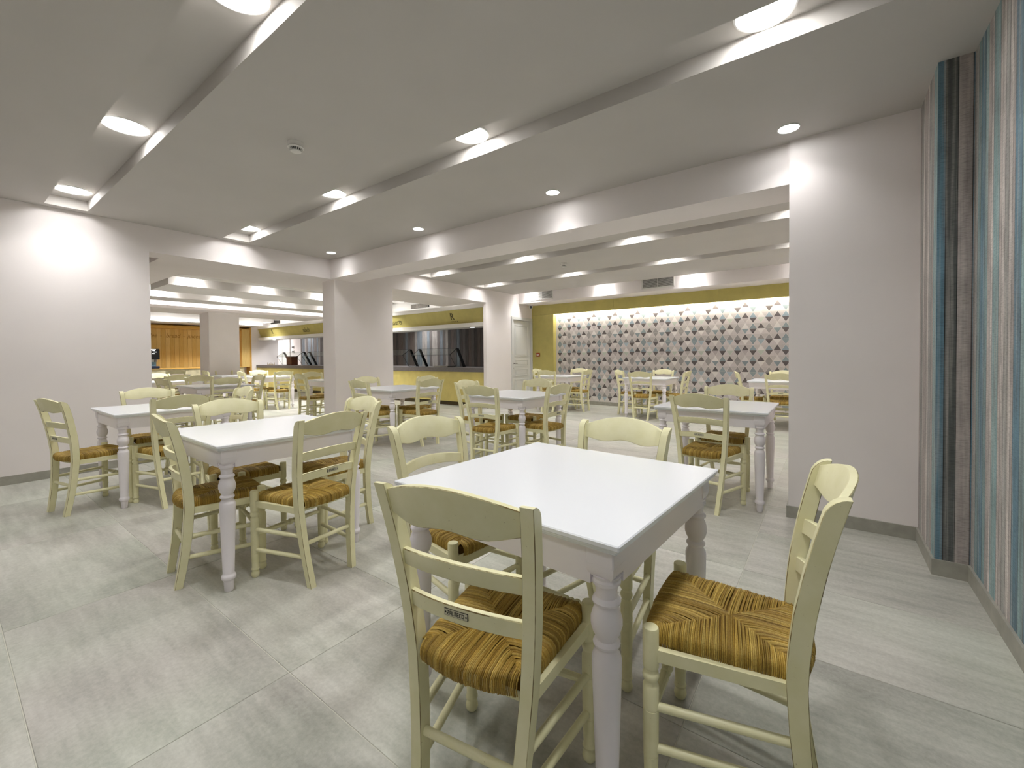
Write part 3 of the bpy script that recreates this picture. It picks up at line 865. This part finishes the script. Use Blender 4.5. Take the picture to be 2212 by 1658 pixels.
# ------------------------------------------------------------------ chairs
def post_y(z):
    """backward sweep of the rear post (chair faces +y)"""
    P = [(0.0, -0.206), (0.1, -0.189), (0.2, -0.175), (0.3, -0.166), (0.42, -0.160), (0.5, -0.163), (0.6, -0.174), (0.7, -0.191), (0.8, -0.213), (0.9, -0.240)]
    for (a, b), (c, d) in zip(P, P[1:]):
        if z <= c:
            return b + (d - b) * (z - a) / (c - a)
    return P[-1][1]
def post_x(z):
    return 0.128 + (0.203 - 0.128) * z / 0.881
def rect8(cx, cy, z, hx, hy, c, axes='xy'):
    pts = [(-hx + c, -hy), (hx - c, -hy), (hx, -hy + c), (hx, hy - c), (hx - c, hy), (-hx + c, hy), (-hx, hy - c), (-hx, -hy + c)]
    return [(cx + u, cy + v, z) for u, v in pts]
def make_chair():
    me = {}
    # rear posts
    for s, nm in ((-1, 'post_l'), (1, 'post_r')):
        mb = MB(); secs = []
        for z in (0.0, 0.06, 0.12, 0.18, 0.24, 0.30, 0.36, 0.42, 0.48, 0.54, 0.60, 0.66, 0.72, 0.78, 0.83, 0.855):
            d = 0.0175 + 0.0045 * min(1, z / 0.4) - 0.002 * max(0, (z - 0.6) / 0.3)
            secs.append(rect8(s * post_x(z), post_y(z), z, 0.0165, d, 0.0016))
        d0 = 0.020
        for z, cut in ((0.868, 0.004), (0.878, 0.011), (0.884, 0.02), (0.887, 0.029)):
            secs.append(rect8(s * post_x(z), post_y(z) - cut / 2, z, 0.0165, d0 - cut / 2, 0.0014))
        mb.loft(secs, 0, {1, 3, 5, 7})
        me[nm] = mb.data('rear_post', [M['cream'], M['worn']], 30)
    # bent slats
    def slat(name, zt, zb, bow, th, n=18):
        mb = MB(); secs = []
        zm = (zt(0) + zb(0)) / 2
        L = post_x(zm) - 0.006
        for i in range(n + 1):
            t = -1 + 2 * i / n
            x = t * L
            yb = -bow * (1 - t * t)
            T, Bz = zt(t), zb(t)
            c = 0.0022
            h = th / 2
            def p(dy, z):
                return (x, post_y(z) + yb + dy, z)
            secs.append([p(-h, Bz + c), p(-h, T - c), p(-h + c, T), p(h - c, T), p(h, T - c), p(h, Bz + c), p(h - c, Bz), p(-h + c, Bz)])
        mb.loft(secs, 0, {1, 7})
        return mb
    crest_t = lambda t: 0.868 + 0.042 * (1 - t * t)
    crest_b = lambda t: 0.812 - 0.013 * (math.sin(PI * (1 - abs(t))) ** 2) - 0.004 * (1 - t * t)
    me['crest'] = slat('crest_rail', crest_t, crest_b, 0.040, 0.019).data('crest_rail', [M['cream'], M['worn']], 40)
    me['slat_u'] = slat('back_slat', lambda t: 0.708 + 0.016 * (1 - t * t), lambda t: 0.664 + 0.014 * (1 - t * t), 0.038, 0.017).data('back_slat', [M['cream'], M['worn']], 40)
    lt, lb = (lambda t: 0.594 + 0.015 * (1 - t * t)), (lambda t: 0.552 + 0.013 * (1 - t * t))
    me['slat_l'] = slat('back_slat', lt, lb, 0.036, 0.017).data('back_slat', [M['cream'], M['worn']], 40)
    # label plate on the rear of the lower slat: dark rim, pale ground, block letters
    mb = MB(); zc = (lt(0) + lb(0)) / 2 + 0.004; yc = post_y(zc) - 0.036 - 0.0085
    w2, h2 = 0.033, 0.0085
    mb.box(-w2, w2, yc - 0.0016, yc + 0.003, zc - h2, zc + h2, 1)
    mb.box(-w2 + 0.001, w2 - 0.001, yc - 0.0022, yc, zc - h2 + 0.001, zc + h2 - 0.001, 0)
    strokes = {'A': [(0, 0, 0, 1), (0, 1, 1, 1), (1, 1, 1, 0), (0, .45, 1, .45)], 'L': [(0, 1, 0, 0), (0, 0, 1, 0)], 'M': [(0, 0, 0, 1), (0, 1, 1, 1), (1, 1, 1, 0), (.5, 1, .5, 0)],
               'E': [(1, 1, 0, 1), (0, 1, 0, 0), (0, 0, 1, 0), (0, .5, .9, .5)], 'C': [(1, 1, 0, 1), (0, 1, 0, 0), (0, 0, 1, 0)], 'O': [(0, 0, 0, 1), (0, 1, 1, 1), (1, 1, 1, 0), (1, 0, 0, 0)],
               'Z': [(0, 1, 1, 1), (1, 1, 1, .5), (1, .5, 0, .5), (0, .5, 0, 0), (0, 0, 1, 0)]}
    def letter(ch, x, wd, ht, tk):
        for a, b, c, d in strokes[ch]:
            # seen from behind the chair, +x runs to the right
            x0, x1 = sorted((x + a * wd, x + c * wd)); z0, z1 = sorted((zc - ht / 2 + b * ht, zc - ht / 2 + d * ht))
            mb.box(x0 - tk, x1 + tk, yc - 0.0026, yc - 0.002, z0 - tk, z1 + tk, 1)
    letter('Z', -0.0235, 0.0035, 0.0085, 0.0009)
    for i, ch in enumerate('ALMECO'):
        letter(ch, -0.0165 + i * 0.0068, 0.0046, 0.0085, 0.0006)
    for x in (-0.029, 0.029):
        mb.lathe([(0, 0.0022), (0.0008, 0.0022)], (x, yc - 0.002, zc), (0, -1, 0), 8, 1)
    me['plate'] = mb.data('label_plate', [M['plate'], M['ink_black']], 0)
    # turned front leg
    mb = MB()
    mb.lathe([(0.0, 0.015), (0.004, 0.0185), (0.015, 0.021), (0.026, 0.0195), (0.034, 0.0155), (0.037, 0.0155), (0.040, 0.0195), (0.046, 0.0205), (0.051, 0.0185), (0.054, 0.0172),
              (0.13, 0.0195), (0.1305, 0.0185), (0.133, 0.0185), (0.1335, 0.0196), (0.255, 0.0212), (0.2555, 0.0202), (0.258, 0.0202), (0.2585, 0.0212), (0.318, 0.0212), (0.322, 0.0195), (0.328, 0.0165), (0.332, 0.0165), (0.336, 0.020), (0.345, 0.0222),
              (0.354, 0.020), (0.358, 0.0165), (0.363, 0.0168), (0.368, 0.0205), (0.374, 0.0212), (0.470, 0.0212), (0.4745, 0.0195), (0.476, 0.016)], n=14)
    me['front_leg'] = mb.data('front_leg', M['cream'], 28)
    # stretchers
    FX, FY = 0.206, 0.168
    for nm, s, z in (('st_lu', -1, 0.262), ('st_ru', 1, 0.262), ('st_ll', -1, 0.150), ('st_rl', 1, 0.150)):
        mb = MB(); mb.tube((s * FX, FY, z), (s * post_x(z), post_y(z), z + 0.006), 0.0115, 10); me[nm] = mb.data('stretcher', M['cream'], 40)
    mb = MB(); z = 0.225; mb.tube((-post_x(z), post_y(z), z), (post_x(z), post_y(z), z), 0.0115, 10); me['st_b'] = mb.data('stretcher', M['cream'], 40)
    mb = MB(); Lf = 2 * FX
    mb.lathe([(0, 0.010), (0.16, 0.0145), (0.165, 0.011), (0.172, 0.011), (0.176, 0.015), (0.184, 0.015), (0.188, 0.0115), (0.194, 0.0115), (0.199, 0.0165), (0.206, 0.018), (0.213, 0.0165), (0.218, 0.0115), (0.224, 0.0115),
              (0.228, 0.015), (0.236, 0.015), (0.240, 0.011), (0.247, 0.011), (0.252, 0.0145), (Lf, 0.010)], (-FX, FY, 0.235), (1, 0, 0), 10)
    me['st_f'] = mb.data('stretcher', M['cream'], 30)
    # seat frame
    mb = MB(); zt, zb = 0.420, 0.388
    def rail(p, q, w, z0, z1):
        p, q = Vector(p), Vector(q); d = (q - p).normalized(); n = Vector((-d.y, d.x)) * w
        def sec(r):
            return [(r.x - n.x, r.y - n.y, z0), (r.x + n.x, r.y + n.y, z0), (r.x + n.x, r.y + n.y, z1), (r.x - n.x, r.y - n.y, z1)]
        mb.loft([sec(p), sec(q)])
    px_ = post_x(0.4)
    rail((-FX, FY), (-px_, -0.158), 0.0095, zb, zt); rail((FX, FY), (px_, -0.158), 0.0095, zb, zt)
    rail((-FX, FY + 0.003), (FX, FY + 0.003), 0.0095, 0.372, zt); rail((-px_, -0.158), (px_, -0.158), 0.0095, 0.396, zt)
    me['frame'] = mb.data('seat_frame', M['cream'], 0)
    # rush seat: every strand is a rounded ribbon that wraps over the rail and runs to the diagonal seam
    rnd = random.Random(3)
    mb = MB()
    A, Bq, Cq, D = (-0.184, 0.186), (0.184, 0.186), (0.150, -0.172), (-0.150, -0.172)
    core = [(x * 0.965, y * 0.965) for x, y in (A, Bq, Cq, D)]
    mb.loft([[(x, y, 0.416) for x, y in core], [(x, y, 0.446) for x, y in core], [(x * 0.9, y * 0.9, 0.453) for x, y in core]], 1, None, True, (0.06, 0.04, 0.01, 1))
    C0 = Vector((0.0, -0.005))
    for (P0, P1), bulge in (((A, Bq), 0.010), ((Bq, Cq), 0.004), ((Cq, D), 0.026), ((D, A), 0.004)):
        P0, P1 = Vector(P0), Vector(P1); L = (P1 - P0).length; d = (P1 - P0) / L
        nin = Vector((-d.y, d.x))
        if (C0 - P0).dot(nin) < 0:
            nin = -nin
        tc = (C0 - P0).dot(d) / L; dc = (C0 - P0).dot(nin)
        n = int(L / 0.0043)
        for i in range(n):
            t = (i + 0.5) / n
            dep = dc * (t / tc if t < tc else (1 - t) / (1 - tc))
            if dep < 0.012:
                continue
            w = L / n * rnd.uniform(0.82, 1.12); hgt = w * rnd.uniform(0.5, 0.85)
            out = bulge * math.sin(PI * t)
            jz = rnd.uniform(-0.0015, 0.0015)
            k = rnd.random()
            base = (0.42, 0.275, 0.052) if k < 0.55 else ((0.56, 0.40, 0.10) if k < 0.8 else (0.29, 0.175, 0.028))
            g = rnd.uniform(0.72, 1.2)
            col = (base[0] * g, base[1] * g, base[2] * g, 1)
            path = [(-out - 0.001, 0.413), (-out - 0.005, 0.428), (-out - 0.0035, 0.444), (0.005 - out * 0.8, 0.4545), (0.022, 0.4585)]
            path += [(max(0.03, dep * 0.55), 0.4595), (max(0.034, dep * 0.8), 0.4575), (dep + 0.004, 0.4515)]
            path = [(min(u, dep + 0.004), z) for u, z in path]
            sway = rnd.uniform(-0.0025, 0.0025); secs = []
            for q, (u, z) in enumerate(path):
                a, b = path[max(q - 1, 0)], path[min(q + 1, len(path) - 1)]
                tu, tz = b[0] - a[0], b[1] - a[1]; ln = math.hypot(tu, tz) or 1
                nu, nz = -tz / ln, tu / ln
                o2 = P0 + d * (t * L + sway * min(1, max(0, u / 0.1))) + nin * u
                sec = []
                for da, hh in ((-0.5, 0), (-0.28, 0.8), (0, 1.0), (0.28, 0.8), (0.5, 0)):
                    q2 = o2 + d * (da * w) + nin * (nu * hh * hgt)
                    sec.append((q2.x, q2.y, z + jz + nz * hh * hgt))
                secs.append(sec)
            kk = 5; fs = []
            for r in range(len(secs) - 1):
                for j in range(kk - 1):
                    fs.append((r * kk + j, r * kk + j + 1, (r + 1) * kk + j + 1, (r + 1) * kk + j))
            mb.add([p for s in secs for p in s], fs, 0, col)
    sm = mb.data('rush_seat', [M['rush'], M['rush_dark']], 60)
    me['seat'] = sm
    return me
CM = make_chair()
def chair_parts(root):
    for nm, key in (('rush_seat', 'seat'), ('seat_frame', 'frame'), ('rear_post', 'post_l'), ('rear_post', 'post_r'), ('crest_rail', 'crest'), ('back_slat', 'slat_u'),
                    ('stretcher', 'st_lu'), ('stretcher', 'st_ru'), ('stretcher', 'st_ll'), ('stretcher', 'st_rl'), ('stretcher', 'st_b'), ('stretcher', 'st_f')):
        link(nm, CM[key], root)
    sl = link('back_slat', CM['slat_l'], root)
    link('label_plate', CM['plate'], sl)
    for s in (-1, 1):
        link('front_leg', CM['front_leg'], root, (s * 0.206, 0.168, 0))

TABLES = {
    'front': (-0.784, 1.366, -3.07, 'large white square table nearest the camera, with its bare top in full view'),
    'left': (-2.85, 1.26, -1.0, 'white square table left of the front table, its turned leg nearest us in full view'),
    'wall': (-4.937, 1.264, -0.2, 'white square table beside the blank left wall'),
    'pier': (-0.78, 4.1, 0.0, 'white square table under the ceiling beam, beside the grey wall pier'),
    'middle': (-2.951, 4.058, -1.5, 'white square table in the middle of the room, behind the front table'),
    'pillar': (-5.026, 4.0, -1.3, 'white square table beside the white pillar, before the yellow buffet'),
    'door': (-4.86, 8.42, -1.0, 'white square table by the triangle wallpaper, nearest the white door'),
    'paper': (-2.82, 8.43, 1.0, 'white square table at the middle of the triangle wallpaper wall'),
    'corner': (-0.65, 8.45, -1.0, 'white square table by the triangle wallpaper, partly hidden by the grey pier'),
    'opening': (-8.217, 2.8, 0.6, 'nearest white table in the room through the left opening'),
    'column': (-12.7, 4.75, -1.0, 'white table right in front of the white column in the far room'),
    'buffet': (-10.9, 4.85, 0.0, 'white table before the left end of the yellow buffet, in the far room'),
    'edge': (-7.97, 4.85, -1.0, 'white table in the far room cut by the edge of the white pillar'),
    'far': (-10.62, 2.85, 0.0, 'white table in the far room, mostly hidden behind the nearest table there'),
    'oak': (-14.75, 3.85, 0.0, 'farthest white table, before the oak panelling'),
}
for k, (x, y, a, lb) in TABLES.items():
    table(x, y, a, lb)

CH = [
    ('front', 'near', -0.742, 0.940, 9.5, 'cream chair nearest the camera, its back turned, in front of the front table'),
    ('front', 'right', -0.229, 1.349, 94.7, 'cream chair right of the front table, rush seat in full view, near the plank wallpaper'),
    ('front', 'left', -1.332, 1.413, -93.8, 'cream chair at the left side of the front table, turned towards us'),
    ('front', 'far', -0.773, 1.643, 176.4, 'cream chair at the far side of the front table, pushed well in'),
    ('left', 'near', -2.828, 0.963, -7.9, 'cream chair seen edgewise at the near side of the left table with leg in view'),
    ('left', 'left', -3.245, 1.247, -94.3, 'cream chair facing us behind the table left of the front one'),
    ('left', 'right', -2.391, 1.260, 97.0, 'cream chair with its back to us, right side of the table left of the front'),
    ('left', 'far', -2.813, 1.672, 175.7, 'cream chair seen sideways at the far corner of the table left of the front'),
    ('wall', 'near', -4.868, 0.760, 12.4, 'leftmost cream chair, seen from behind beside the blank left wall'),
    ('wall', 'right', -4.500, 1.205, 93.4, 'cream chair with back to us, right of the table by the blank wall'),
    ('wall', 'left', -5.351, 1.288, -92.6, 'cream chair facing us at the table by the blank left wall'),
    ('wall', 'far', -4.936, 1.696, 177.3, 'cream chair at the far side of the table by the left wall, before the opening'),
    ('pier', 'near', -0.767, 3.694, -7.2, 'cream chair with its back to us at the table beside the grey pier'),
    ('pier', 'far', -0.775, 4.389, 181.8, 'cream chair facing us at the table under the ceiling beam beside the pier'),
    ('middle', 'near', -2.902, 3.574, 4.6, 'cream chair with back to us at the near side of the middle table'),
    ('middle', 'left', -3.465, 4.039, -89.2, 'cream chair at the left side of the middle table, before the yellow buffet'),
    ('middle', 'right', -2.536, 3.994, 85.4, 'cream chair with back to us at the right side of the middle table'),
    ('middle', 'far', -3.043, 4.450, 180.8, 'cream chair facing us at the far side of the middle table, before the white door'),
    ('pillar', 'near', -4.992, 3.575, -1.7, 'cream chair with back to us at the left of the table beside the white pillar'),
    ('pillar', 'left', -5.515, 3.994, -89.9, 'cream chair facing us against the white pillar'),
    ('pillar', 'right', -4.574, 4.034, 85.5, 'cream chair with back to us, right of the table beside the white pillar'),
    ('pillar', 'far', -5.075, 4.392, 182.4, 'cream chair behind another at the far side of the table beside the pillar'),
    ('door', 'near', -4.79, 7.92, 1.6, 'small cream chair with back to us at the triangle wall table nearest the door'),
    ('door', 'left', -5.27, 8.45, -84.0, 'small cream chair before the yellow panel at the triangle wall table nearest the door'),
    ('door', 'far', -4.79, 8.94, 179.0, 'small cream chair against the triangle paper at the table nearest the door'),
    ('door', 'right', -4.41, 8.39, 90.3, 'small cream chair seen from its side, right of the table nearest the door'),
    ('paper', 'near', -2.80, 7.97, 2.9, 'small cream chair with back to us at the middle triangle wall table'),
    ('paper', 'left', -3.25, 8.46, -87.9, 'small cream chair at the left of the middle triangle wall table, mostly hidden'),
    ('paper', 'far', -2.789, 8.918, 180.9, 'small cream chair against the triangle paper behind the middle table'),
    ('paper', 'right', -2.36, 8.44, 90.0, 'small cream chair seen edge-on, right of the middle triangle wall table'),
    ('corner', 'near', -0.593, 8.064, 0.0, 'small cream chair with back to us at the table half hidden by the pier'),
    ('corner', 'left', -1.05, 8.475, -82.0, 'small cream chair seen edge-on, left of the table half hidden by the pier'),
    ('corner', 'far', -0.654, 8.929, 179.1, 'small cream chair against the triangle paper, at the edge of the pier'),
    ('opening', 'near', -8.205, 2.305, 7.6, 'cream chair with back to us at the left edge of the left opening'),
    ('opening', 'left', -8.690, 2.787, -90.1, 'cream chair facing us at the nearest table through the left opening'),
    ('opening', 'right', -7.800, 2.706, 94.1, 'cream chair with back to us, right of the nearest table through the left opening'),
    ('buffet', 'near', -10.871, 4.445, -3.6, 'small cream chair in the far room, left of the table before the buffet'),
    ('buffet', 'left', -11.359, 4.894, -90.8, 'small cream chair facing us before the oak jamb at the end of the buffet'),
    ('buffet', 'right', -10.440, 4.848, 90.6, 'small cream chair with back to us before the yellow buffet, in full view'),
    ('opening', 'far', -8.31, 3.28, 180.0, 'cream chair at the far side of the nearest table through the left opening'),
    ('edge', 'near', -8.026, 4.348, -1.3, 'small cream chair with back to us beside the white pillar edge, in the far room'),
    ('edge', 'left', -8.53, 4.76, -89.5, 'small cream chair facing us beside the white pillar edge, before the buffet'),
    ('edge', 'right', -7.60, 4.86, 90.0, 'small cream chair hidden behind the white pillar, its rush seat just showing'),
    ('far', 'right', -9.98, 2.72, 89.2, 'small cream chair with back to us before the oak panelling, behind the nearest table'),
    ('far', 'left', -11.085, 2.881, -72.0, 'small cream chair facing us at the left edge of the opening, before the oak panelling'),
    ('column', 'near', -12.690, 4.323, -1.2, 'tiny cream chair with back to us at the foot of the white column'),
    ('column', 'left', -13.18, 4.758, -91.0, 'tiny cream chair facing us, left of the white column'),
    ('oak', 'near', -14.75, 3.36, 2.0, 'tiny cream chair with back to us, left end of the farthest table'),
    ('oak', 'right', -14.25, 3.85, 90.0, 'tiny cream chair with back to us at the right of the farthest table'),
]
proto = None
for t, side, x, y, a, lb in CH:
    if proto is None:
        proto = thing('rush_seat_chair', lb, 'chair', (x, y, 0), math.radians(a), 'cream rush seat chairs')
        chair_parts(proto)
    else:
        dup(proto, (x, y, 0), math.radians(a), lb)
